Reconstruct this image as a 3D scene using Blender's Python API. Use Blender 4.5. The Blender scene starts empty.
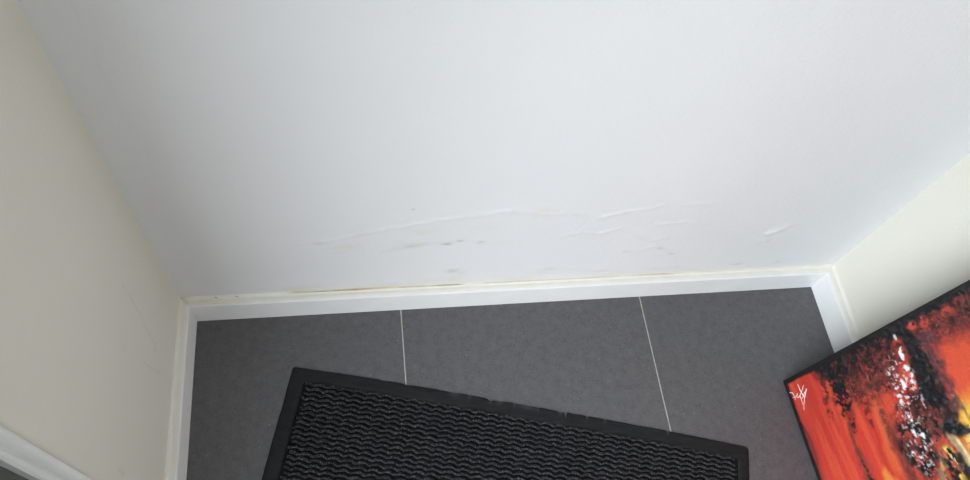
import bpy, math
import numpy as np
from mathutils import Matrix, Vector

# ------------------------------------------------------------------ camera
# solved from the skirting, tile joints and wall corners (back wall y=0, left wall x=0, floor z=0)
F_PX, PCX, PCY = 742.0, 485.0, 240.0
CAM = np.array([0.38014, -0.71639, 1.64371])
R = np.array([[0.98411665, -0.11685088, 0.13364238],      # right
              [-0.03969447, -0.87859999, -0.47590588],    # down
              [0.17302821, 0.46304203, -0.86928322]])     # forward
W, SK_T, SK_H, GROUT_X = 1.57923, 0.0202, 0.0800, 0.48216
scene = bpy.context.scene
col = scene.collection
cam_data = bpy.data.cameras.new('camera')
cam_data.sensor_fit = 'HORIZONTAL'; cam_data.sensor_width = 36.0
cam_data.lens = F_PX / 970.0 * 36.0
cam_data.clip_start = 0.02
cam = bpy.data.objects.new('camera', cam_data); col.objects.link(cam)
m = Matrix(((R[0][0], -R[1][0], -R[2][0]), (R[0][1], -R[1][1], -R[2][1]), (R[0][2], -R[1][2], -R[2][2])))
cam.matrix_world = Matrix.Translation(Vector(CAM)) @ m.to_4x4()
scene.camera = cam

# ------------------------------------------------------------------ light: overcast daylight through the glazed door
DOOR_Y0, DOOR_Y1, DOOR_H = -0.4945, -2.52, 2.12       # door opening in the left wall
GLASS_Y0, GLASS_Y1, GLASS_Z0, GLASS_Z1 = -0.84, -2.40, 0.12, 2.00
world = bpy.data.worlds.new('overcast_sky'); scene.world = world
world.use_nodes = True
bg = world.node_tree.nodes['Background']
bg.inputs['Color'].default_value = (0.93, 0.96, 1.02, 1)
bg.inputs['Strength'].default_value = 6.6
portal = bpy.data.lights.new('door_daylight_portal', 'AREA')
portal.shape = 'RECTANGLE'
portal.size = GLASS_Y0 - GLASS_Y1; portal.size_y = GLASS_Z1 - GLASS_Z0
portal.cycles.is_portal = True
po = bpy.data.objects.new('door_daylight_portal', portal); col.objects.link(po)
po.location = (-0.06, (GLASS_Y0 + GLASS_Y1) / 2, (GLASS_Z0 + GLASS_Z1) / 2)
po.rotation_euler = (math.pi / 2, 0, -math.pi / 2)
RW = (2.70, 4.3, 0.75, 2.15)                           # unseen rear window, added to brighten the left side: x0, x1, z0, z1
p2 = bpy.data.lights.new('added_window_portal', 'AREA'); p2.shape = 'RECTANGLE'
p2.size = RW[1] - RW[0]; p2.size_y = RW[3] - RW[2]; p2.cycles.is_portal = True
po2 = bpy.data.objects.new('added_window_portal', p2); col.objects.link(po2)
po2.location = ((RW[0] + RW[1]) / 2, -4.2 - 0.10, (RW[2] + RW[3]) / 2); po2.rotation_euler = (math.pi / 2, 0, 0)
vs = scene.view_settings
vs.view_transform = 'Standard'; vs.look = 'None'; vs.exposure = 0.87; vs.gamma = 1.0
vs.use_curve_mapping = False
scene.cycles.use_denoising = True
scene.cycles.max_bounces = 16; scene.cycles.diffuse_bounces = 10

# ------------------------------------------------------------------ helpers
def ray(px, py):
    return R.T @ np.array([(px - PCX) / F_PX, (py - PCY) / F_PX, 1.0])
def hit(px, py, axis, value):
    d = ray(px, py)
    return CAM + d * ((value - CAM[axis]) / d[axis])
def wall_pt(px, py):            # pixel -> (x, z) on the back wall
    p = hit(px, py, 1, 0.0); return p[0], p[2]
def lwall_pt(px, py):           # pixel -> (y, z) on the left wall
    p = hit(px, py, 0, 0.0); return p[1], p[2]

rng = np.random.default_rng(7)
_tab = rng.random((256, 256))
def vnoise(x, y, seed=0):
    x = np.asarray(x, float) + seed * 17.31; y = np.asarray(y, float) + seed * 9.77
    xi = np.floor(x).astype(int); yi = np.floor(y).astype(int)
    fx = x - xi; fy = y - yi
    fx = fx * fx * (3 - 2 * fx); fy = fy * fy * (3 - 2 * fy)
    a = _tab[xi & 255, yi & 255]; b = _tab[(xi + 1) & 255, yi & 255]
    c = _tab[xi & 255, (yi + 1) & 255]; d = _tab[(xi + 1) & 255, (yi + 1) & 255]
    return (a * (1 - fx) + b * fx) * (1 - fy) + (c * (1 - fx) + d * fx) * fy
def fbm(x, y, seed=0, octaves=4):
    s = 0; amp = 0.5; tot = 0
    for o in range(octaves):
        s = s + amp * vnoise(x * 2 ** o, y * 2 ** o, seed + o * 3); tot += amp; amp *= 0.55
    return s / tot
def sstep(a, b, x):
    t = np.clip((x - a) / (b - a), 0, 1); return t * t * (3 - 2 * t)
def poly_dist(X, Y, pts):
    """distance to a polyline, signed side (positive = above, for left-to-right lines) and 0..1 position"""
    best = np.full(np.shape(X), 1e9); side = np.zeros(np.shape(X)); par = np.zeros(np.shape(X)); n = len(pts) - 1
    for i in range(n):
        (x0, y0), (x1, y1) = pts[i], pts[i + 1]
        dx, dy = x1 - x0, y1 - y0; L = dx * dx + dy * dy + 1e-12
        t = np.clip(((X - x0) * dx + (Y - y0) * dy) / L, 0, 1)
        d = np.hypot(X - x0 - t * dx, Y - y0 - t * dy)
        m_ = d < best
        best = np.where(m_, d, best); side = np.where(m_, np.sign(dx * (Y - y0) - dy * (X - x0)), side)
        par = np.where(m_, (i + t) / n, par)
    return best, side, par

def link(o, parent=None):
    col.objects.link(o)
    if parent: o.parent = parent
    return o
def mesh_obj(name, verts, faces, mat, parent=None, smooth=False, attrs=None, colors=None):
    me = bpy.data.meshes.new(name)
    me.from_pydata([tuple(map(float, v)) for v in verts], [], [tuple(map(int, f)) for f in faces])
    if smooth: me.polygons.foreach_set('use_smooth', [True] * len(me.polygons))
    if attrs:
        for k, v in attrs.items():
            a = me.attributes.new(k, 'FLOAT', 'POINT'); a.data.foreach_set('value', np.asarray(v, np.float32).ravel())
    if colors is not None:
        a = me.attributes.new('paint', 'FLOAT_COLOR', 'POINT'); a.data.foreach_set('color', np.asarray(colors, np.float32).ravel())
    me.update()
    if mat: me.materials.append(mat)
    return link(bpy.data.objects.new(name, me), parent)
def grid_faces(nu, nv, off=0, closed_u=False):
    i = np.arange(nu if closed_u else nu - 1)[:, None]; j = np.arange(nv - 1)[None, :]
    i2 = (i + 1) % nu
    f = np.stack([i * nv + j, i2 * nv + j, i2 * nv + j + 1, i * nv + j + 1], -1) + off
    return f.reshape(-1, 4)
def box_vf(x0, x1, y0, y1, z0, z1, off=0):
    v = [(x0, y0, z0), (x1, y0, z0), (x1, y1, z0), (x0, y1, z0), (x0, y0, z1), (x1, y0, z1), (x1, y1, z1), (x0, y1, z1)]
    f = [(0, 3, 2, 1), (4, 5, 6, 7), (0, 1, 5, 4), (1, 2, 6, 5), (2, 3, 7, 6), (3, 0, 4, 7)]
    return v, [tuple(k + off for k in q) for q in f]
def boxes(name, specs, mat, parent=None, bevel=0.0):
    V, Fc = [], []
    for s in specs:
        v, f = box_vf(*s, off=len(V)); V += v; Fc += f
    o = mesh_obj(name, V, Fc, mat, parent)
    if bevel:
        b = o.modifiers.new('bevel', 'BEVEL'); b.width = bevel; b.segments = 2; b.limit_method = 'ANGLE'
    return o
def structure(o):
    o['kind'] = 'structure'; return o

# ------------------------------------------------------------------ materials
def mat_new(name, color, rough=0.5, spec=0.5):
    mt = bpy.data.materials.new(name); mt.use_nodes = True
    nt = mt.node_tree; b = nt.nodes['Principled BSDF']
    b.inputs['Base Color'].default_value = (*color, 1); b.inputs['Roughness'].default_value = rough
    b.inputs['Specular IOR Level'].default_value = spec
    return mt, nt, b
def noise_node(nt, scale, detail=3, rough=0.5, coord='Object', stretch=None):
    tc = nt.nodes.new('ShaderNodeTexCoord'); n = nt.nodes.new('ShaderNodeTexNoise')
    n.inputs['Scale'].default_value = scale; n.inputs['Detail'].default_value = detail; n.inputs['Roughness'].default_value = rough
    if stretch:
        mp = nt.nodes.new('ShaderNodeMapping'); mp.inputs['Scale'].default_value = stretch
        nt.links.new(tc.outputs[coord], mp.inputs['Vector']); nt.links.new(mp.outputs[0], n.inputs['Vector'])
    else:
        nt.links.new(tc.outputs[coord], n.inputs['Vector'])
    return n
def ramp(nt, fac, stops):
    r = nt.nodes.new('ShaderNodeValToRGB'); e = r.color_ramp.elements
    while len(e) < len(stops): e.new(0.5)
    for k, (p, c) in zip(e, stops):
        k.position = p; k.color = (*c, 1) if len(c) == 3 else c
    nt.links.new(fac, r.inputs['Fac']); return r.outputs['Color']
def mixc(nt, fac, a, b, mode='MIX'):
    mx = nt.nodes.new('ShaderNodeMix'); mx.data_type = 'RGBA'; mx.blend_type = mode
    for s, v in ((mx.inputs['Factor'], fac), (mx.inputs['A'], a), (mx.inputs['B'], b)):
        if isinstance(v, (int, float)): s.default_value = v
        elif isinstance(v, tuple): s.default_value = (*v, 1)
        else: nt.links.new(v, s)
    return mx.outputs['Result']
def bump(nt, b, height, dist, strength=1.0):
    bp = nt.nodes.new('ShaderNodeBump'); bp.inputs['Distance'].default_value = dist; bp.inputs['Strength'].default_value = strength
    nt.links.new(height, bp.inputs['Height']); nt.links.new(bp.outputs['Normal'], b.inputs['Normal'])
def attr(nt, name, out='Fac'):
    a = nt.nodes.new('ShaderNodeAttribute'); a.attribute_name = name; return a.outputs[out]

def plaster(name, color, vary=0.04, stains=False):
    mt, nt, b = mat_new(name, color, 0.62, 0.3)
    n1 = noise_node(nt, 3.0, 4)
    c = ramp(nt, n1.outputs['Fac'], [(0.3, tuple(x * (1 - vary) for x in color)), (0.7, color)])
    if stains:
        c = mixc(nt, attr(nt, 'damp'), c, (0.64, 0.58, 0.42))
        c = mixc(nt, attr(nt, 'mould'), c, (0.20, 0.16, 0.10))
    nt.links.new(c, b.inputs['Base Color'])
    n2 = noise_node(nt, 95.0, 3, 0.6)
    bump(nt, b, n2.outputs['Fac'], 0.0016, 0.55)
    return mt
M_WALL = plaster('white_wallpaper_paint', (0.75, 0.752, 0.772), 0.02, True)
M_SIDE = plaster('cream_wall_paint', (0.755, 0.74, 0.665), 0.03, True)
M_CEIL = plaster('ceiling_paint', (0.76, 0.75, 0.73), 0.02)

M_SKIRT, nt, b = mat_new('white_gloss_skirting', (0.76, 0.77, 0.79), 0.38, 0.4)
n = noise_node(nt, 14, 4); c = ramp(nt, n.outputs['Fac'], [(0.35, (0.81, 0.815, 0.825)), (0.7, (0.85, 0.855, 0.865))]); nt.links.new(c, b.inputs['Base Color'])
M_CAULK, nt, b = mat_new('yellowed_caulk', (0.80, 0.77, 0.66), 0.5, 0.3)
n = noise_node(nt, 40, 4); c = ramp(nt, n.outputs['Fac'], [(0.35, (0.78, 0.77, 0.72)), (0.7, (0.81, 0.805, 0.77))])
c = mixc(nt, attr(nt, 'damp'), c, (0.56, 0.46, 0.28)); c = mixc(nt, attr(nt, 'mould'), c, (0.13, 0.08, 0.04)); nt.links.new(c, b.inputs['Base Color'])

M_TILE, nt, b = mat_new('anthracite_tile', (0.085, 0.085, 0.09), 0.42, 0.5)
oi = nt.nodes.new('ShaderNodeObjectInfo')
n1 = noise_node(nt, 48, 8, 0.72); n2 = noise_node(nt, 230, 3, 0.7)
c = ramp(nt, n1.outputs['Fac'], [(0.32, (0.070, 0.068, 0.074)), (0.70, (0.126, 0.122, 0.131))])
c = mixc(nt, ramp(nt, n2.outputs['Fac'], [(0.45, (0, 0, 0)), (0.75, (1, 1, 1))]), c, (0.13, 0.13, 0.135))
n3 = noise_node(nt, 150, 1, 0.4)                       # dust specks
c = mixc(nt, ramp(nt, n3.outputs['Fac'], [(0.745, (0, 0, 0)), (0.79, (0.5, 0.5, 0.5))]), c, (0.34, 0.33, 0.32))
nt.links.new(c, b.inputs['Base Color'])
nt.links.new(ramp(nt, n1.outputs['Fac'], [(0.3, (0.46,) * 3), (0.7, (0.56,) * 3)]), b.inputs['Roughness'])
bump(nt, b, n2.outputs['Fac'], 0.0006, 0.35)
M_GROUT, nt, b = mat_new('grey_grout', (0.50, 0.49, 0.47), 0.8, 0.2)
n = noise_node(nt, 60, 3); nt.links.new(ramp(nt, n.outputs['Fac'], [(0.3, (0.40, 0.39, 0.37)), (0.7, (0.56, 0.55, 0.53))]), b.inputs['Base Color'])

M_RUBBER, nt, b = mat_new('black_rubber', (0.022, 0.024, 0.026), 0.65, 0.25)
n = noise_node(nt, 90, 5, 0.7, stretch=(0.25, 1, 1))
c = ramp(nt, n.outputs['Fac'], [(0.35, (0.008, 0.0088, 0.0100)), (0.66, (0.015, 0.0160, 0.0178))])
c = mixc(nt, attr(nt, 'worn'), c, (0.10, 0.10, 0.10)); nt.links.new(c, b.inputs['Base Color'])
bump(nt, b, n.outputs['Fac'], 0.0008, 0.4)
M_PILE, nt, b = mat_new('charcoal_pile', (0.05, 0.05, 0.055), 0.85, 0.15)
n = noise_node(nt, 330, 3, 0.7)
c = ramp(nt, n.outputs['Fac'], [(0.42, (0.012, 0.012, 0.014)), (0.58, (0.046, 0.046, 0.050)), (0.68, (0.18, 0.18, 0.19))])
nt.links.new(c, b.inputs['Base Color']); bump(nt, b, n.outputs['Fac'], 0.002, 0.8)
M_BACKING, nt, b = mat_new('black_mat_backing', (0.008, 0.008, 0.009), 0.9, 0.1)
n = noise_node(nt, 200, 2); nt.links.new(ramp(nt, n.outputs['Fac'], [(0.3, (0.006, 0.006, 0.007)), (0.7, (0.012, 0.012, 0.013))]), b.inputs['Base Color'])

M_FRAME, nt, b = mat_new('white_door_frame', (0.74, 0.76, 0.75), 0.32, 0.5)
n = noise_node(nt, 9, 3); nt.links.new(ramp(nt, n.outputs['Fac'], [(0.3, (0.72, 0.74, 0.73)), (0.7, (0.76, 0.78, 0.77))]), b.inputs['Base Color'])
M_LEAF, nt, b = mat_new('dark_grey_door', (0.13, 0.14, 0.14), 0.45, 0.4)
n = noise_node(nt, 20, 3); nt.links.new(ramp(nt, n.outputs['Fac'], [(0.3, (0.100, 0.106, 0.103)), (0.7, (0.120, 0.126, 0.123))]), b.inputs['Base Color'])
M_METAL, nt, b = mat_new('brushed_steel', (0.6, 0.6, 0.6), 0.3, 0.5); b.inputs['Metallic'].default_value = 1
n = noise_node(nt, 200, 2, stretch=(1, 1, 0.05)); nt.links.new(ramp(nt, n.outputs['Fac'], [(0.3, (0.5,) * 3), (0.7, (0.66,) * 3)]), b.inputs['Base Color'])
M_GLASS = bpy.data.materials.new('clear_glazing'); M_GLASS.use_nodes = True
nt = M_GLASS.node_tree; nt.nodes.remove(nt.nodes['Principled BSDF'])
tr = nt.nodes.new('ShaderNodeBsdfTransparent'); gl = nt.nodes.new('ShaderNodeBsdfGlossy'); gl.inputs['Roughness'].default_value = 0.02
mx = nt.nodes.new('ShaderNodeMixShader'); mx.inputs[0].default_value = 0.05
tr.inputs['Color'].default_value = (0.93, 0.95, 0.94, 1)
nt.links.new(tr.outputs[0], mx.inputs[1]); nt.links.new(gl.outputs[0], mx.inputs[2])
nt.links.new(mx.outputs[0], nt.nodes['Material Output'].inputs['Surface'])
M_PAVE, nt, b = mat_new('outdoor_paving', (0.30, 0.30, 0.29), 0.8, 0.3)
n = noise_node(nt, 8, 5); nt.links.new(ramp(nt, n.outputs['Fac'], [(0.3, (0.17, 0.17, 0.17)), (0.7, (0.24, 0.24, 0.24))]), b.inputs['Base Color'])

# ------------------------------------------------------------------ room shell
ROOM_Y, ROOM_H, TH = -4.2, 2.5, 0.14
# floor: a grout bed that carries the tiles
floor = structure(boxes('floor', [(0.0, W, ROOM_Y, 0.0, -0.10, -0.0012), (W, 5.2, ROOM_Y, -1.12, -0.10, -0.0012)], M_GROUT))
T, G = 0.6, 0.0026
xs = [0.0] + [GROUT_X + T * k for k in range(8)] + [5.2]
tile_mesh = {}
for r in range(8):
    y1 = -r * T; y0 = max(-(r + 1) * T, ROOM_Y)
    if y1 - y0 < 0.02: continue
    for i in range(len(xs) - 1):
        if r < 1 and i > 2: continue
        x0, x1 = xs[i] + (G / 2 if i else 0), xs[i + 1] - G / 2
        if r < 1: x1 = min(x1, W)
        elif r < 2 and i > 2: y1 = -1.12
        w, h = x1 - x0, (y1 - y0) - G
        key = (round(w, 4), round(h, 4))
        if key not in tile_mesh:
            e = 0.0012
            V = [(a * (w / 2), c * (h / 2), -0.009) for a, c in ((-1, -1), (1, -1), (1, 1), (-1, 1))]
            V += [(a * (w / 2), c * (h / 2), -e) for a, c in ((-1, -1), (1, -1), (1, 1), (-1, 1))]
            V += [(a * (w / 2 - e), c * (h / 2 - e), 0.0) for a, c in ((-1, -1), (1, -1), (1, 1), (-1, 1))]
            Fc = [(8, 9, 10, 11)]
            for a in (0, 4):
                for k in range(4): Fc.append((a + k, a + (k + 1) % 4, a + 4 + (k + 1) % 4, a + 4 + k))
            me = bpy.data.meshes.new('tile'); me.from_pydata(V, [], Fc); me.materials.append(M_TILE); tile_mesh[key] = me
        o = link(bpy.data.objects.new('tile', tile_mesh[key]), floor)
        o.location = ((x0 + x1) / 2, (y0 + y1) / 2, 0)

# --- back wall with blistered, damp-stained paint above the skirting
gx = np.linspace(-0.001, W + 0.001, 440)
gz = np.concatenate([np.arange(0, 0.46, 0.003), np.linspace(0.48, ROOM_H, 40)])
X, Z = np.meshgrid(gx, gz, indexing='ij')
wob = (fbm(X * 30, Z * 30, 2) - 0.5) * 0.012
disp = 0.0012 * (fbm(X * 5, Z * 5, 3) - 0.5)
disp = disp + 0.0007 * sstep(0.055, 0.062, X) * sstep(0.25, 0.5, Z)             # wallpaper lap beside the corner
damp = np.zeros_like(X); mould = np.zeros_like(X)
def wl(*px): return [wall_pt(*p) for p in px]
main_line = wl((235, 247), (262, 244), (285, 247), (313, 242), (335, 240), (360, 234), (400, 227), (430, 221), (455, 218), (480, 215), (500, 211),
               (530, 211), (548, 215), (570, 213), (600, 217), (620, 213), (650, 208), (668, 204), (690, 205), (710, 203), (735, 200))
def ridge(line, height, half, below=0.0, fade=True, seed=5):
    d, s, t = poly_dist(X, Z + wob, line)
    g = np.exp(-(d / half) ** 2)
    env = (sstep(0, 0.08, t) * (1 - sstep(0.92, 1, t))) if fade else 1
    k = np.clip(-0.25 + 2.2 * fbm(X * 16, Z * 9, seed), 0, 2)
    out = 0.45 * height * g * env * k
    if below:
        out = out + 0.7 * below * env * k * np.where(s < 0, np.exp(-(d / 0.05) ** 2), np.exp(-(d / 0.006) ** 2))
    return out, g * env * k, t
o_, g_, t_ = ridge(main_line, 0.0016, 0.008, 0.0016); disp = disp + o_
mould += 0.10 * g_ * np.clip(fbm(X * 30, Z * 20, 8) * 2.2 - 0.8, 0, 1)
for ln, hh, md in ((wl((375, 252), (400, 247), (425, 243), (447, 243), (460, 240), (485, 243)), 0.0014, 0.30),
                   (wl((415, 236), (425, 224), (440, 222), (452, 215)), 0.0008, 0.05),
                   (wl((556, 238), (580, 231), (600, 233), (620, 228), (632, 236), (650, 240), (675, 238)), 0.0014, 0.10),
                   (wl((615, 252), (640, 250), (655, 246), (672, 254)), 0.0009, 0.12),
                   (wl((530, 274), (560, 268), (600, 271), (640, 269), (690, 266)), 0.0008, 0.14),
                   (wl((640, 226), (690, 222), (730, 226), (765, 234), (790, 226)), 0.0013, 0.03),
                   (wl((300, 237), (340, 229), (385, 223), (410, 219)), 0.0007, 0.04),
                   (wl((505, 222), (530, 227), (545, 236)), 0.0007, 0.03)):
    o_, g_, t_ = ridge(ln, hh, 0.008, hh * 0.5); disp = disp + o_
    mould += 0.45 * md * g_ * np.clip(fbm(X * 40, Z * 30, 11) * 2.4 - 0.7, 0, 1)
def spot(px, py, rx, rz, amount, target, soft=1.0, seed=1):
    x0, z0 = wall_pt(px, py)
    d = np.hypot((X - x0) / rx, (Z - z0) / rz) + (fbm(X * 60, Z * 60, seed) - 0.5) * 1.1
    target += (0.75 if target is damp else 0.7) * amount * np.exp(-np.clip(d, 0, 9) ** 2 / soft)
for px, py, rx, rz, a in ((350, 247, .030, .016, .30), (362, 234, .020, .012, .22), (420, 231, .022, .014, .30), (408, 245, .03, .014, .25), (545, 213, .022, .018, .32),
                          (455, 279, .022, .014, .40), (300, 288, .035, .010, .35), (380, 285, .06, .010, .30), (430, 281, .04, .012, .32), (520, 279, .05, .010, .25),
                          (600, 236, .04, .014, .14), (540, 272, .03, .016, .15), (620, 274, .08, .010, .20), (690, 270, .06, .008, .15), (500, 243, .03, .012, .18),
                          (185, 297, .012, .02, .5), (480, 228, .05, .03, .10), (775, 245, .05, .03, .08), (330, 262, .05, .02, .06)):
    spot(px, py, rx, rz, a, damp, seed=3)
for px, py, rx, rz, a in ((453, 271, .017, .010, .42), (461, 273, .010, .008, .25), (447, 244, .010, .0045, .55), (460, 241, .006, .004, .55), (413, 209, .0028, .003, .9), (412, 246, .011, .005, .25),
                          (481, 242, .008, .005, .28), (738, 264, .010, .005, .35), (778, 262, .007, .006, .28), (660, 248, .006, .004, .3), (672, 254, .006, .004, .35), (628, 251, .008, .004, .25),
                          (340, 253, .012, .004, .12), (318, 243, .014, .004, .2), (600, 271, .02, .004, .15), (550, 269, .012, .005, .2)):
    spot(px, py, rx, rz, a, mould, seed=5)
# brown water line where the paint has cracked along the skirting
crk = lambda x: np.clip(sstep(0.22, 0.245, x) * (0.95 - 0.5 * sstep(0.55, 0.75, x)) * (1 - 0.75 * sstep(1.15, 1.45, x)), 0, 1)
band = np.exp(-((Z - SK_H - 0.013 - 0.004 * (fbm(X * 12, Z * 0, 4) - 0.5)) / 0.005) ** 2)
damp += 0.45 * band * crk(X) * np.clip(fbm(X * 25, Z * 0, 6) * 2 - 0.45, 0, 1)
damp += 0.16 * np.exp(-((Z - SK_H - 0.02) / 0.018) ** 2) * sstep(0.0, 0.3, X) * fbm(X * 9, Z * 9, 6)
# torn white filler patch near the right corner
for (px, py, rr) in ((770, 233, .012), (778, 229, .014), (788, 226, .010), (765, 240, .010)):
    x0, z0 = wall_pt(px, py)
    disp = disp + 0.0018 * np.exp(-((np.hypot(X - x0, (Z - z0)) + (fbm(X * 70, Z * 70, 9) - .5) * .02) / rr) ** 2)
Vw = np.stack([X, -disp, Z], -1).reshape(-1, 3)
Fw = grid_faces(len(gx), len(gz))
bv, bf = box_vf(-TH, W + TH, 0.004, 0.004 + TH, -0.10, ROOM_H, off=len(Vw))
wall_back = structure(mesh_obj('wall_back', np.vstack([Vw, np.array(bv)]), list(map(tuple, Fw)) + bf, M_WALL, smooth=False,
    attrs={'damp': np.concatenate([np.clip(damp, 0, 1).ravel(), np.zeros(8)]), 'mould': np.concatenate([np.clip(mould, 0, 1).ravel(), np.zeros(8)])}))
sm = np.ones(len(Fw) + 6, bool); sm[len(Fw):] = False
wall_back.data.polygons.foreach_set('use_smooth', sm)

# --- side walls
NOOK_Y, ROOM_X = -1.12, 5.2            # right wall cut short here; unseen wider room added to lessen bounced light
structure(boxes('wall_right', [(W, W + TH, NOOK_Y, 0.004, -0.10, ROOM_H)], M_SIDE))
structure(boxes('wall_added_room', [(W + TH, ROOM_X + TH, NOOK_Y, NOOK_Y + TH, -0.10, ROOM_H)], M_SIDE))
structure(boxes('wall_added_room_right', [(ROOM_X, ROOM_X + TH, ROOM_Y - TH, NOOK_Y, -0.10, ROOM_H)], M_SIDE))
# left wall: slab around the door opening, with a finely divided face between corner and door
yL = np.linspace(0.001, -0.470, 152); zL = np.concatenate([np.arange(0, 1.1, 0.0045), np.linspace(1.12, ROOM_H, 24)])
YL, ZL = np.meshgrid(yL, zL, indexing='ij')
dl = 0.0012 * (fbm(YL * 6, ZL * 6, 21) - 0.5); ml = np.zeros_like(YL); gl_ = np.zeros_like(YL)
for pts, wdt, a in (([(122, 283), (140, 314), (146, 328), (154, 342)], .0024, .30), ([(154, 342), (156, 350), (153, 352)], .003, .28),
                    ([(143, 361), (152, 369), (163, 374)], .0022, .28), ([(122, 347), (125, 349)], .005, .16), ([(119, 470), (124, 474)], .004, .3), ([(168, 255), (178, 290)], .004, .16)):
    d, s, t = poly_dist(YL, ZL, [lwall_pt(*p) for p in pts])
    ml += 0.35 * a * np.exp(-(d / wdt) ** 2) * (0.5 + fbm(YL * 60, ZL * 60, 3))
gl_ += 0.25 * np.exp(-((YL) / 0.03) ** 2) * fbm(YL * 20, ZL * 8, 12)
VL = np.stack([dl, YL, ZL], -1).reshape(-1, 3); FL = grid_faces(len(yL), len(zL))[:, ::-1]
VV = [tuple(v) for v in VL]; FF = [tuple(f) for f in FL]
nface = len(FF)
for s in ((-TH, -0.003, DOOR_Y0, 0.004, -0.10, ROOM_H), (-TH, -0.0, ROOM_Y - TH, DOOR_Y1, -0.10, ROOM_H), (-TH, 0.0, DOOR_Y1, DOOR_Y0, DOOR_H, ROOM_H), (-TH, 0.0, DOOR_Y1, DOOR_Y0, -0.10, -0.002)):
    v, f = box_vf(*s, off=len(VV)); VV += v; FF += f
ex = np.zeros(len(VV) - len(VL))
wall_left = structure(mesh_obj('wall_left', VV, FF, M_SIDE, attrs={'damp': np.concatenate([gl_.ravel(), ex]), 'mould': np.concatenate([np.clip(ml, 0, 1).ravel(), ex])}))
sm = np.zeros(len(FF), bool); sm[:nface] = True; wall_left.data.polygons.foreach_set('use_smooth', sm)
ry0, ry1 = ROOM_Y - TH, ROOM_Y
structure(boxes('wall_rear', [(-TH, RW[0], ry0, ry1, -0.10, ROOM_H), (RW[1], ROOM_X + TH, ry0, ry1, -0.10, ROOM_H), (RW[0], RW[1], ry0, ry1, -0.10, RW[2]), (RW[0], RW[1], ry0, ry1, RW[3], ROOM_H)], M_SIDE))
win = structure(boxes('added_window_1', [(RW[0], RW[0] + 0.06, ry0 + 0.03, ry0 + 0.09, RW[2], RW[3]), (RW[1] - 0.06, RW[1], ry0 + 0.03, ry0 + 0.09, RW[2], RW[3]), (RW[0] + 0.06, RW[1] - 0.06, ry0 + 0.03, ry0 + 0.09, RW[2], RW[2] + 0.06),
                                   (RW[0] + 0.06, RW[1] - 0.06, ry0 + 0.03, ry0 + 0.09, RW[3] - 0.06, RW[3])], M_FRAME, bevel=0.004))  # unseen window, added for its light on the left and back walls
boxes('added_window_mullion', [((RW[0] + RW[1]) / 2 - 0.03, (RW[0] + RW[1]) / 2 + 0.03, ry0 + 0.035, ry0 + 0.085, RW[2] + 0.06, RW[3] - 0.06)], M_FRAME, win, 0.004)
for a_, b_ in ((RW[0] + 0.055, (RW[0] + RW[1]) / 2 - 0.025), ((RW[0] + RW[1]) / 2 + 0.025, RW[1] - 0.055)):
    boxes('glass_pane', [(a_, b_, ry0 + 0.055, ry0 + 0.065, RW[2] + 0.055, RW[3] - 0.055)], M_GLASS, win)
boxes('added_window_sill', [(RW[0] - 0.05, RW[1] + 0.05, ry0 + 0.09, ry1 + 0.05, RW[2] - 0.03, RW[2])], M_FRAME, win, 0.006)
structure(boxes('ceiling', [(-TH, ROOM_X + TH, ROOM_Y - TH, 0.004 + TH, ROOM_H, ROOM_H + 0.1)], M_CEIL))
structure(boxes('ground', [(-9, -TH, -12, 7, -0.24, -0.14), (-TH, 9, -12, -4.2 - TH, -0.24, -0.14)], M_PAVE))

# --- skirting boards, mitred, each with its yellowed caulk strip
def skirting(name, A, B, inward, mitre_a, mitre_b, stain):
    """A->B along the wall at floor level, inward = unit vector into the room; mitre = cut at that end"""
    A = np.array(A, float); B = np.array(B, float); n = np.array(inward, float); L = np.linalg.norm(B - A); d = (B - A) / L
    prof = [(0, 0.0), (SK_T, 0.0), (SK_T, SK_H - 0.003), (SK_T - 0.0009, SK_H - 0.0009), (SK_T - 0.003, SK_H), (0, SK_H)]
    V = []
    for end, mit in ((0, mitre_a), (1, mitre_b)):
        for p, z in prof:
            base = A + d * (p if mit else 0) if end == 0 else B - d * (p if mit else 0)
            q = base + n * p; V.append((q[0], q[1], z))
    k = len(prof); Fc = [(i, (i + 1) % k, k + (i + 1) % k, k + i) for i in range(k)] + [tuple(range(k))[::-1], tuple(range(k, 2 * k))]
    o = structure(mesh_obj(name, V, Fc, M_SKIRT))
    ns = int(L / 0.004); s = np.linspace(0, 1, ns)
    cp = np.array([(SK_T - 0.0035, -0.001), (SK_T - 0.005, 0.0014), (0.010, 0.0020), (0.0065, 0.0022), (0.0045, 0.0030), (0.0030, 0.0048), (0.0026, 0.0070), (0.0018, 0.0090), (0.0006, 0.0120), (-0.004, 0.0122)])
    S, K = np.meshgrid(s, np.arange(len(cp)), indexing='ij')
    P = cp[K, 0] + 0.0007 * (fbm(S * L * 40, K * 1.7, 31) - 0.5); H = SK_H + cp[K, 1] + 0.0016 * (fbm(S * L * 25, K * 0.8, 33) - 0.5) * (K > 1)
    Pm = np.clip(P, 0, 1); along = (Pm * mitre_a) * (1 - S) + (L - Pm * mitre_b) * S
    q = A[None, None, :] + d * along[..., None] + n * P[..., None]
    V = np.stack([q[..., 0], q[..., 1], H], -1).reshape(-1, 3)
    Fc = grid_faces(ns, len(cp))
    if np.dot(np.cross(np.array([d[0], d[1], 0]), np.array([n[0], n[1], 0])), [0, 0, 1]) < 0: Fc = Fc[:, ::-1]
    crack, dm = stain(along, K)
    mesh_obj('caulk_strip', V, Fc, M_CAULK, o, smooth=True, attrs={'mould': crack.ravel(), 'damp': dm.ravel()})
    return o
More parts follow.
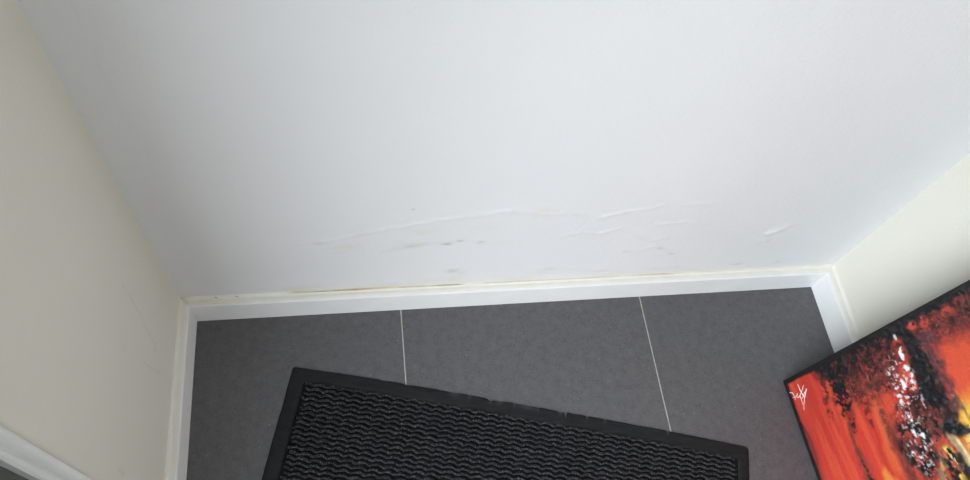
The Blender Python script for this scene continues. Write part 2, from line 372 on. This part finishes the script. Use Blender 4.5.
def stain_back(x, K):
    row = np.where(K == 7, 1.0, np.where((K == 6), 0.5, 0.0))
    on = crk(x) * np.clip(fbm(x * 18, x * 0, 14) * 2.6 - 0.55, 0, 1)
    spots = sum(np.exp(-((x - wall_pt(px, py)[0]) / 0.0022) ** 2) for px, py in ((217, 299), (237, 297)))
    dmp = np.clip((K >= 6) * crk(x) * (fbm(x * 14, K * 0.3, 15) * 1.5 - 0.25), 0, 1) + 0.10 * (K >= 3) * crk(x) + 0.8 * np.exp(-(x / 0.012) ** 2)
    return np.clip(row * 0.75 * on + spots * 0.7 * ((K == 5) | (K == 6)), 0, 1), np.clip(dmp, 0, 0.85)
def stain_side(x, K):
    row = np.where(K == 4, 1.0, 0.0)
    return 0.10 * row * fbm(x * 20, x * 0, 44), np.clip(0.20 * (K >= 6) * (K <= 7) * fbm(x * 20, K, 45) + 0.05, 0, 1)
skirting('baseboard_back', (0, 0), (W, 0), (0, -1), True, True, stain_back)
skirting('baseboard_left', (0, 0), (0, DOOR_Y0 + 0.0315), (1, 0), True, False, stain_side)
skirting('baseboard_right', (W, 0), (W, -1.12), (-1, 0), True, False, stain_side)

# --- glazed entrance door in the left wall (white rounded frame, dark grey leaf)
def sweep_frame(name, prof, mat, parent):
    """prof: (distance outward from the opening edge, projection x); swept up, over and down the opening"""
    path = [(DOOR_Y0, 0.0, 1, 0), (DOOR_Y0, DOOR_H, 1, 1), (DOOR_Y1, DOOR_H, -1, 1), (DOOR_Y1, 0.0, -1, 0)]
    V = [(x, y + sy * a, z + sz * a) for (y, z, sy, sz) in path for a, x in prof]
    k = len(prof); Fc = [(i * k + j, i * k + (j + 1) % k, (i + 1) * k + (j + 1) % k, (i + 1) * k + j) for i in range(3) for j in range(k)]
    Fc += [tuple(range(k)), tuple(range(3 * k, 4 * k))[::-1]]
    o = mesh_obj(name, V, Fc, mat, parent)
    return o
door = structure(boxes('door_1', [(-0.055, -0.006, DOOR_Y1 + 0.004, GLASS_Y1, 0.004, DOOR_H - 0.004), (-0.055, -0.006, GLASS_Y0, DOOR_Y0 - 0.004, 0.004, DOOR_H - 0.004),
                                  (-0.055, -0.006, GLASS_Y1, GLASS_Y0, 0.004, GLASS_Z0), (-0.055, -0.006, GLASS_Y1, GLASS_Y0, GLASS_Z1, DOOR_H - 0.004)], M_LEAF))
boxes('meeting_stile', [(-0.0062, 0.004, GLASS_Y0 + 0.045, GLASS_Y0 + 0.085, 0.006, DOOR_H - 0.006)], M_LEAF, door, 0.003)
rp = [(0.0282, -0.001)] + [(0.0185 + 0.0095 * math.cos(a), 0.001 + 0.0125 * math.sin(a)) for a in np.linspace(0.1, math.pi - 0.25, 14)] + [(0.0080, 0.0030), (0.0066, 0.0046), (0.0018, 0.0046), (0.0, 0.003), (0.0, -0.001)]
cs = sweep_frame('door_casing', rp, M_FRAME, door); cs.data.polygons.foreach_set('use_smooth', [True] * len(cs.data.polygons))
sweep_frame('door_jamb', [(0.0, 0.0035), (0.0, -TH), (-0.012, -TH), (-0.012, -0.058), (-0.0035, -0.058), (-0.0035, 0.0035)], M_FRAME, door)
boxes('glass_pane', [(-0.036, -0.026, GLASS_Y1 - 0.006, GLASS_Y0 + 0.006, GLASS_Z0 - 0.006, GLASS_Z1 + 0.006)], M_GLASS, door)
gb = 0.02
boxes('glazing_bead', [(-0.006, 0.001, GLASS_Y1 - gb, GLASS_Y1, GLASS_Z0 - gb, GLASS_Z1 + gb), (-0.006, 0.001, GLASS_Y0, GLASS_Y0 + gb, GLASS_Z0 - gb, GLASS_Z1 + gb),
                       (-0.006, 0.001, GLASS_Y1, GLASS_Y0, GLASS_Z0 - gb, GLASS_Z0), (-0.006, 0.001, GLASS_Y1, GLASS_Y0, GLASS_Z1, GLASS_Z1 + gb)], M_LEAF, door, 0.003)
hd = boxes('handle_plate', [(-0.006, 0.0, DOOR_Y1 + 0.05, DOOR_Y1 + 0.085, 0.93, 1.15)], M_METAL, door, 0.002)
boxes('door_handle', [(0.0, 0.049, DOOR_Y1 + 0.058, DOOR_Y1 + 0.078, 1.05, 1.07), (0.034, 0.052, DOOR_Y1 + 0.058, DOOR_Y1 + 0.19, 1.049, 1.071)], M_METAL, hd, 0.004)

# ------------------------------------------------------------------ doormat
MAT_A = hit(293, 366.6, 2, 0.002); MAT_B = hit(748.5, 447.5, 2, 0.002)
e1 = (MAT_B - MAT_A)[:2]; MAT_L = float(np.linalg.norm(e1)); ang = math.atan2(e1[1], e1[0]); MAT_D = 0.66
mat_root = bpy.data.objects.new('doormat', None); link(mat_root)
mat_root.location = (MAT_A[0], MAT_A[1], 0.0); mat_root.rotation_euler = (0, 0, ang); mat_root.empty_display_size = 0.1
mat_root['label'] = 'black rubber-edged doormat with wavy ribbed charcoal pile on the dark floor tiles'; mat_root['category'] = 'doormat'
def mat_uv(px, py):
    p = hit(px, py, 2, 0.003) - MAT_A; c, s = math.cos(ang), math.sin(ang)
    return p[0] * c + p[1] * s, -(p[0] * s - p[1] * c) * -1
# local frame: x along the long edge, y = 0 at the far edge, negative towards the camera
RIM = 0.033
def rrect(x0, x1, y0, y1, r, step):
    pts = []
    def arc(cx, cy, a0):
        for a in np.linspace(a0, a0 + math.pi / 2, 6)[:-1]: pts.append((cx + r * math.cos(a), cy + r * math.sin(a)))
    def run(p, q):
        n_ = max(2, int(math.hypot(q[0] - p[0], q[1] - p[1]) / step))
        for t in np.linspace(0, 1, n_, endpoint=False): pts.append((p[0] + (q[0] - p[0]) * t, p[1] + (q[1] - p[1]) * t))
    arc(x0 + r, y0 + r, math.pi); run((x0 + r, y0), (x1 - r, y0)); arc(x1 - r, y0 + r, -math.pi / 2); run((x1, y0 + r), (x1, y1 - r))
    arc(x1 - r, y1 - r, 0); run((x1 - r, y1), (x0 + r, y1)); arc(x0 + r, y1 - r, math.pi / 2); run((x0, y1 - r), (x0, y0 + r))
    return np.array(pts)
out = rrect(0, MAT_L, -MAT_D, 0, 0.006, 0.0025)
inn = np.stack([np.clip(out[:, 0], RIM, MAT_L - RIM + 0.006), np.clip(out[:, 1], -MAT_D + RIM, -RIM)], -1)
ctr = np.array([MAT_L / 2, -MAT_D / 2])
nrm = (inn - out); nrm /= np.linalg.norm(nrm, axis=1)[:, None]
ragg = 0.0022 * np.clip(fbm(out[:, 0] * 35, out[:, 1] * 35, 51) - 0.45, 0, 1) * 2
far = out[:, 1] > -0.001
worn = np.zeros(len(out))
for px, py, wdt, dep in ((491, 398, .005, .004), (499, 404, .010, .002), (566, 411, .0016, .014), (561, 411, .006, .0015), (587, 418, .003, .003), (527, 405, .02, .001), (455, 390, .012, .0015), (668, 435, .003, .002), (515, 404, .004, .001), (538, 409, .003, .0012), (605, 421, .003, .0015), (470, 396, .004, .0012)):
    u = mat_uv(px, py)[0]
    g_ = np.exp(-((out[:, 0] - u) / wdt) ** 2) * far
    ragg += dep * g_; worn = np.maximum(worn, g_)
bow = lambda x: 0.0068 * (1 - np.clip(np.abs(2 * x / MAT_L - 1), 0, 1) ** 3.5)     # the far edge bulges a little
out[:, 1] += bow(out[:, 0]) * far; inn[:, 1] += bow(inn[:, 0]) * (inn[:, 1] > -RIM - 1e-4)
rings = []
for fr_, z in ((0.0, 0.0), (0.0, 0.0014), (0.07, 0.0026), (0.35, 0.0032), (0.65, 0.0034), (1.0, 0.0035), (1.0, 0.0005)):
    p = out + nrm * ragg[:, None] * (1 - fr_)
    p = p + (inn - p) * fr_
    rings.append(np.column_stack([p, np.full(len(p), z) + (0.0004 * fbm(p[:, 0] * 60, p[:, 1] * 60, 61) if z > 0.001 else 0)]))
V = np.stack(rings, 1).reshape(-1, 3)
wa = np.stack([np.clip(worn * k + k * 0.5 * np.clip(fbm(out[:, 0] * 60, out[:, 1] * 60 + i, 70) * 3.2 - 2.0, 0, 1), 0, 1) for i, k in enumerate((0.4, 0.8, 0.35, 0.06, 0.0, 0.0, 0))], 1)
mesh_obj('rubber_border', V, grid_faces(len(out), len(rings), closed_u=True), M_RUBBER, mat_root, smooth=True, attrs={'worn': wa.ravel()})
boxes('backing', [(RIM - 0.004, MAT_L - RIM + 0.008, -MAT_D + RIM - 0.002, -RIM + 0.009, 0.0006, 0.0030)], M_BACKING, mat_root)
# wavy ribs of pile
RP, PER, AMP = 0.0108, 0.0305, 0.0020
nr = int((MAT_D - 2 * RIM - 0.004) / RP); ux = np.arange(RIM + 0.002, MAT_L - RIM + 0.004, 0.0019)
prof = np.array([(-0.0037, 0.0), (-0.0028, 0.0036), (-0.0010, 0.0054), (0.0010, 0.0054), (0.0028, 0.0036), (0.0037, 0.0)])
Vs, Fs = [], []; off = 0
for r in range(nr + 1):
    yc = -RIM - 0.002 - r * RP
    k0 = int(rng.integers(0, 4)); k1 = len(ux) - int(rng.integers(0, 4)); u_ = ux[k0:k1]
    ph = 0.55 * math.sin(r * 0.9) + 0.25 * rng.random() + r * 0.35
    wv = np.sin(2 * math.pi * u_ / PER + ph + 2.2 * (fbm(u_ * 14, np.full_like(u_, r * 0.9), 81) - 0.5)); wave = AMP * (wv + 0.25 * np.sin(4 * math.pi * u_ / PER + 2 * ph + 1.3))
    yy = yc + wave + bow(u_) * (1 - r / nr)
    hgt = 0.35 + 0.80 * fbm(u_ * 210, np.full_like(u_, r * 5.3), 83, 2) + 1.1 * (fbm(u_ * 70, np.full_like(u_, r * 1.3), 84, 2) - 0.5)
    wid = 0.48 + 0.65 * fbm(u_ * 160, np.full_like(u_, r * 3.1), 85, 2)
    tilt = 0.0016 * (fbm(u_ * 120, np.full_like(u_, r * 2.2), 86, 2) - 0.5)
    P = np.stack([np.repeat(u_[:, None], 6, 1) + 0.0004 * rng.standard_normal((len(u_), 6)), yy[:, None] + prof[None, :, 0] * wid[:, None] + tilt[:, None], 0.0030 + prof[None, :, 1] * hgt[:, None]], -1)
    P[0, :, 2] = 0.003; P[-1, :, 2] = 0.003
    Vs.append(P.reshape(-1, 3)); Fs.append(grid_faces(len(u_), 6, off)); off += len(u_) * 6
pile = mesh_obj('ribbed_pile', np.vstack(Vs), np.vstack(Fs), M_PILE, mat_root, smooth=True)
pile['kind'] = 'stuff'; pile['label'] = 'wavy charcoal pile ribs'

# ------------------------------------------------------------------ canvas painting stood on its end against the right wall
PA = hit(783, 381, 2, 0.0045); PB = hit(818, 480, 2, 0.0045)
eu = (PB - PA); eu[2] = 0; eu /= np.linalg.norm(eu)                   # along the bottom edge, towards the camera
nh = np.array([-eu[1], eu[0], 0.0]);                                  # horizontal, towards the right wall
if nh[0] < 0: nh = -nh
nn = np.cross(ray(783, 381), ray(970, 279.5))
la = math.atan2(-np.dot(nn, nh), nn[2])
if math.sin(la) < 0: la += math.pi
ev = nh * math.cos(la) + np.array([0, 0, 1.0]) * math.sin(la)         # up the canvas
en = np.cross(eu, ev);                                                # out of the painted face
if en[0] > 0: en = -en
PW, PH, PT = 0.70, 0.90, 0.030
def puv(px, py):
    d = ray(px, py); s = np.dot(PA - CAM, en) / np.dot(d, en); q = CAM + d * s - PA
    return float(np.dot(q, eu)), float(np.dot(q, ev))
M_PAINT, nt, b = mat_new('acrylic_paint', (0.6, 0.05, 0.03), 0.36, 0.5)
n1 = noise_node(nt, 260, 4, 0.65); n2 = noise_node(nt, 40, 3)
c = mixc(nt, 0.35, attr(nt, 'paint', 'Color'), ramp(nt, n1.outputs['Fac'], [(0.3, (0.55,) * 3), (0.7, (1.35,) * 3)]), 'MULTIPLY')
nt.links.new(c, b.inputs['Base Color'])
nt.links.new(ramp(nt, n2.outputs['Fac'], [(0.3, (0.30,) * 3), (0.7, (0.45,) * 3)]), b.inputs['Roughness'])
bump(nt, b, n1.outputs['Fac'], 0.0012, 0.5)
M_BLACK, nt, b = mat_new('black_canvas_edge', (0.012, 0.013, 0.014), 0.5, 0.4)
n = noise_node(nt, 60, 3); nt.links.new(ramp(nt, n.outputs['Fac'], [(0.3, (0.009, 0.010, 0.011)), (0.7, (0.018, 0.019, 0.020))]), b.inputs['Base Color'])
M_SIGN, nt, b = mat_new('white_signature_paint', (0.85, 0.80, 0.80), 0.5, 0.3)
n = noise_node(nt, 300, 2); nt.links.new(ramp(nt, n.outputs['Fac'], [(0.3, (0.66, 0.44, 0.42)), (0.7, (0.85, 0.76, 0.76))]), b.inputs['Base Color'])
M_WOOD, nt, b = mat_new('stretcher_pine', (0.55, 0.40, 0.24), 0.7, 0.2)
n = noise_node(nt, 20, 4, stretch=(6, 6, 0.6)); nt.links.new(ramp(nt, n.outputs['Fac'], [(0.3, (0.48, 0.34, 0.19)), (0.7, (0.62, 0.46, 0.28))]), b.inputs['Base Color'])

nu_, nv_ = 380, 480
U, Vv = np.meshgrid(np.linspace(0, PW, nu_), np.linspace(0, PH, nv_), indexing='ij')
rgb = np.zeros(U.shape + (3,)); rel = np.zeros(U.shape)
def lay(colr, a):
    global rgb
    a = np.clip(a, 0, 1)[..., None]; rgb = rgb * (1 - a) + np.array(colr) * a
warpU = U + 0.03 * (fbm(U * 14, Vv * 14, 101) - 0.5); warpV = Vv + 0.030 * (fbm(U * 14, Vv * 14, 102) - 0.5)
streak = fbm(U * 5, Vv * 75 - U * 6, 103, 4); streak2 = fbm(U * 9, Vv * 160 - U * 12, 104, 3)
clump = fbm(U * 75, Vv * 75, 105, 4); fine = fbm(U * 190, Vv * 190, 106, 3); big = fbm(U * 12, Vv * 12, 107, 3)
def pl(*px): return [puv(*p) for p in px]
def stroke(pts, half, soft=0.6, rag=0.0):
    d, s, t = poly_dist(warpU if rag else U, warpV if rag else Vv, pl(*pts))
    h = half if not isinstance(half, (list, tuple)) else np.interp(t, np.linspace(0, 1, len(half)), half)
    return 1 - sstep(h * (1 - soft), h * (1 + soft), d + rag * (clump - 0.5) * 2 * h)
def blob(px, py, ru, rv, rag=0.8):
    u0, v0 = puv(px, py)
    d = np.hypot((U - u0) / ru, (Vv - v0) / rv) + rag * (clump - 0.5) * 1.6
    return 1 - sstep(0.6, 1.25, d)
RED, ORED, MAR, BLK, YEL, CRM, WHT, BRN = (0.50, 0.042, 0.026), (0.58, 0.075, 0.035), (0.060, 0.016, 0.015), (0.009, 0.008, 0.009), (0.72, 0.46, 0.07), (0.66, 0.50, 0.24), (0.84, 0.84, 0.85), (0.150, 0.032, 0.026)
hatch = fbm(U * 110 + Vv * 60, Vv * 120 - U * 90, 109, 3)                 # knife-scraped texture
rgb[:] = RED
lay(ORED, sstep(0.42, 0.62, streak) * 0.8)
lay((0.36, 0.026, 0.020), sstep(0.54, 0.70, fbm(U * 6, Vv * 60, 111)) * 0.5)
lay((0.66, 0.15, 0.045), stroke([(874, 400), (884, 425), (898, 465)], [0.008, 0.013, 0.016], 0.9, 0.4) * 0.45)
lay((0.68, 0.24, 0.05), stroke([(884, 474), (898, 494), (915, 530)], [0.010, 0.022, 0.04], 0.9, 0.5) * 0.8)
# right of the column: maroon to orange red to yellow
rt = stroke([(955, 340), (966, 370), (984, 410), (1010, 470), (1050, 570)], [0.040, 0.045, 0.060, 0.06, 0.03], 0.5, 0.3)
lay(ORED, rt)
uu, vv = puv(962, 374); ug = np.clip((U - uu) / (puv(966, 412)[0] - uu), 0, 1.6)
lay((0.66, 0.20, 0.04), rt * sstep(0.25, 0.7, ug + 0.4 * (streak2 - 0.5))); lay(YEL, rt * sstep(0.55, 1.0, ug + 0.5 * (streak2 - 0.5)))
lay((0.10, 0.03, 0.02), rt * sstep(0.58, 0.68, streak2) * 0.55 * sstep(0.3, 0.8, ug))
dk = stroke([(900, 326), (935, 318), (965, 306), (1010, 284)], [0.03, 0.046, 0.05, 0.05], 0.5, 0.5)
lay((0.105, 0.022, 0.020), dk * 0.95); lay(BLK, dk * sstep(0.46, 0.58, clump) * 0.8)
lay((0.42, 0.055, 0.035), dk * sstep(0.52, 0.62, hatch) * sstep(0.45, 0.58, big) * 0.9)
# dark scraped scumble along the upper edge, left of the column
sc = stroke([(822, 372), (846, 372), (868, 364), (888, 350)], [0.016, 0.040, 0.052, 0.044], 0.45, 0.5)
lay((0.120, 0.028, 0.024), sc * 0.95); lay(MAR, sc * sstep(0.42, 0.52, hatch) * 0.9); lay(BLK, sc * sstep(0.53, 0.60, clump) * 0.8); lay((0.30, 0.040, 0.030), sc * sstep(0.55, 0.64, fine) * 0.75)
s2 = stroke([(856, 392), (874, 388), (890, 380)], 0.026, 0.8, 0.9)
lay(BRN, s2 * sstep(0.40, 0.55, clump) * 0.9); lay(MAR, s2 * sstep(0.52, 0.62, hatch) * 0.8)
up = stroke([(815, 374), (845, 361), (872, 347), (900, 331)], [0.014, 0.030, 0.026, 0.024], 0.5, 0.7)
lay(BLK, up * (0.55 + 0.7 * sstep(0.42, 0.55, clump)))
lay(BLK, stroke([(824, 366), (834, 378), (843, 400), (848, 420), (851, 428)], [0.016, 0.024, 0.022, 0.014, 0.006], 0.7, 0.6) * (0.5 + 0.9 * sstep(0.40, 0.56, hatch)))
lay(MAR, stroke([(820, 378), (825, 396), (829, 418)], [0.010, 0.012, 0.006], 0.6, 0.9) * sstep(0.46, 0.55, hatch) * 0.9)
lay(MAR, stroke([(860, 396), (866, 412), (872, 428)], [0.016, 0.016, 0.006], 0.7, 0.9) * sstep(0.47, 0.57, clump) * 0.85)
lay(BRN, stroke([(846, 425), (857, 450), (868, 480), (878, 505)], [0.005, 0.009, 0.013, 0.014], 0.9, 0.6) * (0.45 + 0.7 * streak2))
lay(BLK, stroke([(860, 458), (868, 476), (876, 500)], [0.002, 0.007, 0.010], 0.7, 0.9) * sstep(0.47, 0.56, fine))
lay(MAR, stroke([(804, 424), (811, 442), (819, 470), (826, 492)], [0.002, 0.007, 0.009, 0.010], 0.9, 0.4) * (0.35 + streak2) * 0.8)
lay(BRN, stroke([(878, 405), (888, 425), (902, 450), (914, 478)], [0.008, 0.012, 0.012, 0.016], 0.8, 0.7) * (0.35 + 0.9 * sstep(0.4, 0.6, clump)) * 0.85)
# black column, purple-brown flank on its right
lay((0.085, 0.032, 0.036), stroke([(924, 338), (934, 362), (944, 386), (953, 408)], [0.020, 0.022, 0.022, 0.018], 0.4, 0.4) * 0.95)
lay((0.34, 0.045, 0.035), stroke([(930, 340), (941, 366), (952, 396)], 0.006, 0.8, 0.6) * sstep(0.45, 0.6, hatch) * 0.8)
lay(BLK, stroke([(902, 330), (911, 348), (921, 370), (932, 395), (942, 418)], [0.016, 0.020, 0.024, 0.030, 0.030], 0.30, 0.45))
lay((0.42, 0.05, 0.032), stroke([(897, 340), (902, 356), (900, 372), (903, 392)], [0.010, 0.012, 0.008, 0.006], 0.8, 0.9) * sstep(0.40, 0.52, clump) * 0.9)
lay((0.45, 0.055, 0.035), blob(911, 327, 0.007, 0.010))
# broken red/black mass under the column
ms = blob(926, 442, 0.085, 0.075, 0.5)
lay((0.085, 0.024, 0.022), ms * 0.95); lay((0.33, 0.045, 0.032), ms * sstep(0.54, 0.62, clump) * 0.85); lay(BLK, ms * sstep(0.46, 0.54, fbm(U * 60, Vv * 60, 121)))
lay((0.42, 0.060, 0.035), blob(943, 443, 0.018, 0.020, 1.0) * 0.9)
lay(BLK, stroke([(914, 395), (920, 410), (928, 424)], [0.016, 0.020, 0.016], 0.6, 0.6) * 0.9)
lay(BRN, stroke([(922, 408), (928, 420), (935, 432)], 0.010, 0.8, 1.0) * sstep(0.45, 0.55, hatch))
# yellow, cream and black mass at the lower right of the view
yl = stroke([(944, 452), (956, 476), (974, 520), (1000, 590), (1030, 680)], [0.012, 0.036, 0.06, 0.05, 0.02], 0.6, 0.7)
lay((0.20, 0.10, 0.05), yl * 0.9); lay(CRM, yl * sstep(0.46, 0.54, fbm(U * 45, Vv * 80, 131))); lay(YEL, yl * sstep(0.52, 0.60, fbm(U * 40, Vv * 60, 132)))
lay(BLK, yl * sstep(0.50, 0.55, fbm(U * 50, Vv * 95, 133))); lay((0.42, 0.06, 0.03), yl * sstep(0.60, 0.66, fbm(U * 50, Vv * 70, 135)) * 0.8)
ry = stroke([(972, 436), (986, 465), (1010, 520), (1042, 600), (1080, 690)], [0.018, 0.030, 0.036, 0.030, 0.010], 0.5, 0.5)
lay((0.72, 0.52, 0.16), ry); lay(BLK, ry * sstep(0.54, 0.59, fbm(U * 120, Vv * 14, 137)))
lay((0.34, 0.23, 0.13), stroke([(949, 432), (958, 447), (968, 465), (976, 482)], 0.011, 0.4, 0.3)); lay(CRM, stroke([(953, 433), (962, 449), (972, 469)], 0.0030, 0.5, 0.3))
lay(BLK, stroke([(957, 456), (968, 478), (976, 500)], [0.006, 0.012, 0.014], 0.6, 0.6) * 0.9)
bb = np.maximum(blob(951, 426, 0.016, 0.022, 0.4), blob(959, 430, 0.016, 0.020, 0.4)); lay(BLK, bb); lay((0.05, 0.055, 0.062), bb * sstep(0.50, 0.60, hatch) * 0.8)
# white splashes running down beside the column
wh = np.zeros_like(U)
for px, py, ru, rv, a in ((895, 337, .006, .003, .6), (901, 354, .011, .004, 1), (900, 348, .006, .003, .9), (906, 367, .006, .005, .9), (909, 372, .009, .005, 1), (912, 378, .010, .006, 1), (914, 384, .008, .005, .95), (908, 380, .006, .005, .8),
                          (894, 369, .003, .007, .7), (889, 374, .003, .005, .7), (897, 376, .003, .006, .6), (903, 382, .008, .004, .9), (897, 388, .003, .006, .9), (904, 388, .003, .003, .7), (899, 396, .003, .004, .7), (902, 402, .008, .004, .9), (908, 404, .004, .005, .6),
                          (909, 416, .008, .004, .9), (912, 420, .006, .005, .9), (911, 431, .004, .004, .7), (915, 434, .010, .005, .9), (923, 436, .006, .005, .9), (919, 430, .003, .004, .6), (925, 446, .010, .003, .6), (914, 454, .006, .006, .9), (922, 460, .006, .006, .8), (919, 457, .003, .004, .6), (924, 404, .012, .0025, .5), (923, 398, .006, .0025, .4), (937, 421, .003, .004, .3)):
    wh = np.maximum(wh, a * blob(px, py, ru * (1.25 if py < 400 else 1.0), rv * (1.2 if py < 400 else 0.95), 1.2))
wh = wh * sstep(0.40, 0.52, fbm(U * 150, Vv * 150, 151, 3))
lay(WHT, wh)
lay(BLK, stroke([(906, 334), (914, 352), (924, 374), (935, 398)], [0.010, 0.013, 0.016, 0.018], 0.3, 0.3))
lay((0.62, 0.56, 0.54), blob(903, 382, 0.055, 0.032, 0.4) * sstep(0.62, 0.67, fine) * 0.8)
lay((0.50, 0.46, 0.45), blob(916, 436, 0.08, 0.035, 0.4) * sstep(0.64, 0.69, fine) * 0.6)
# the rest of the canvas, above the part in view: the same reds and blacks
far_up = sstep(0.60, 0.72, Vv)
near = sstep(0.30, 0.45, U)
lay(BRN, near * sstep(0.52, 0.66, fbm(U * 4, Vv * 22, 161)) * 0.8); lay(BLK, near * sstep(0.56, 0.66, fbm(U * 8, Vv * 26, 163)) * (0.3 + 0.8 * clump)); lay(YEL, near * sstep(0.64, 0.72, fbm(U * 4, Vv * 30, 165)) * 0.6)
lay(BLK, far_up * sstep(0.56, 0.66, fbm(U * 5, Vv * 12, 141)) * (0.4 + 0.8 * clump))
# black painted border
ed = np.minimum(np.minimum(U, PW - U), np.minimum(Vv, PH - Vv))
bw = np.where(U < 0.05, 0.0125, 0.0125) + 0.010 * (U < 0.05) * sstep(0.05, 0.2, Vv) * big + 0.006 * (clump - 0.5)
lay(BLK, 1 - sstep(bw * 0.75, bw * 1.2, ed))
edge_black = 1 - sstep(0.001, 0.012, ed)
# impasto relief
tex = np.clip(sc + s2 + dk + ms + yl + stroke([(906, 334), (924, 372), (944, 418)], 0.05, 0.5) + wh, 0, 1)
rel = (0.0012 * (clump - 0.5) * 2 + 0.0012 * (hatch - 0.5) * 2 + 0.0008 * (fine - 0.5) * 2) * (0.10 + tex * 1.3) + 0.0006 * (streak2 - 0.5) + 0.0018 * wh
rel = rel * (1 - edge_black)
face = (PA[None, None, :] + eu * U[..., None] + ev * Vv[..., None] + en * rel[..., None]).reshape(-1, 3)

pmat = Matrix(((eu[0], ev[0], en[0], PA[0]), (eu[1], ev[1], en[1], PA[1]), (eu[2], ev[2], en[2], PA[2]), (0, 0, 0, 1)))
paint_root = bpy.data.objects.new('canvas_painting', None); link(paint_root)
lift = PT * abs(math.cos(la)) * 0 
paint_root.matrix_world = pmat; paint_root.empty_display_size = 0.1
paint_root['label'] = 'red and black abstract canvas painting with white splashes leaning against the right wall'; paint_root['category'] = 'painting'
loc = np.stack([U, Vv, rel], -1).reshape(-1, 3)
fcs = grid_faces(nu_, nv_)
if pmat.to_3x3().determinant() < 0: pass
cols = np.concatenate([rgb.reshape(-1, 3), np.ones((U.size, 1))], 1)
mesh_obj('painted_face', loc, fcs, M_PAINT, paint_root, smooth=True, colors=cols)
boxes('canvas_edge', [(0, 0.004, 0, PH, -PT, -0.0003), (PW - 0.004, PW, 0, PH, -PT, -0.0003), (0.004, PW - 0.004, 0, 0.004, -PT, -0.0003), (0.004, PW - 0.004, PH - 0.004, PH, -PT, -0.0003), (0.004, PW - 0.004, 0.004, PH - 0.004, -0.004, -0.0012)], M_BLACK, paint_root)
boxes('stretcher_bar', [(0.005, 0.045, 0.005, PH - 0.005, -PT + 0.001, -0.005), (PW - 0.045, PW - 0.005, 0.005, PH - 0.005, -PT + 0.001, -0.005), (0.045, PW - 0.045, 0.005, 0.045, -PT + 0.001, -0.005), (0.045, PW - 0.045, PH - 0.045, PH - 0.005, -PT + 0.001, -0.005)], M_WOOD, paint_root)
# scrawled white signature in the corner (thin raised paint strokes)
V, Fc = [], []
for pts, w0, w1 in (([(790.3, 392.5), (793, 392.8), (795.2, 396.5), (795.6, 399.5)], .0022, .0014), ([(793.2, 397.5), (796.5, 396.8), (798, 393.5), (797.6, 398)], .0014, .0010), ([(798.2, 384.5), (800, 389), (802.2, 393.3), (804.6, 397.3)], .0018, .0026),
                    ([(804, 385), (803, 388.5), (801, 394), (799, 397.5)], .0009, .0018), ([(806.8, 388.5), (806, 392.5), (805, 397.5), (804.5, 403), (804.4, 410)], .0030, .0007), ([(800.5, 395.5), (802, 400), (803.6, 405)], .0018, .0008), ([(805.2, 391.5), (803.8, 396), (802.4, 398.5)], .0016, .0012)):
    q = np.array(pl(*pts)); n_ = len(q)
    for i in range(n_):
        t = q[min(i + 1, n_ - 1)] - q[max(i - 1, 0)]; t /= np.linalg.norm(t); nr_ = np.array([-t[1], t[0]]); wd = (w0 + (w1 - w0) * i / (n_ - 1)) * 0.62
        V += [(*(q[i] + nr_ * wd), 0.0010), (*(q[i] + nr_ * wd * 0.4), 0.0019), (*(q[i] - nr_ * wd * 0.4), 0.0019), (*(q[i] - nr_ * wd), 0.0010)]
        if i:
            a = len(V) - 8
            Fc += [(a + j, a + 4 + j, a + 5 + j, a + 1 + j) for j in range(3)]
sg = mesh_obj('signature', V, Fc, M_SIGN, paint_root); sg['label'] = 'scrawled white signature'
bpy.context.view_layer.update()
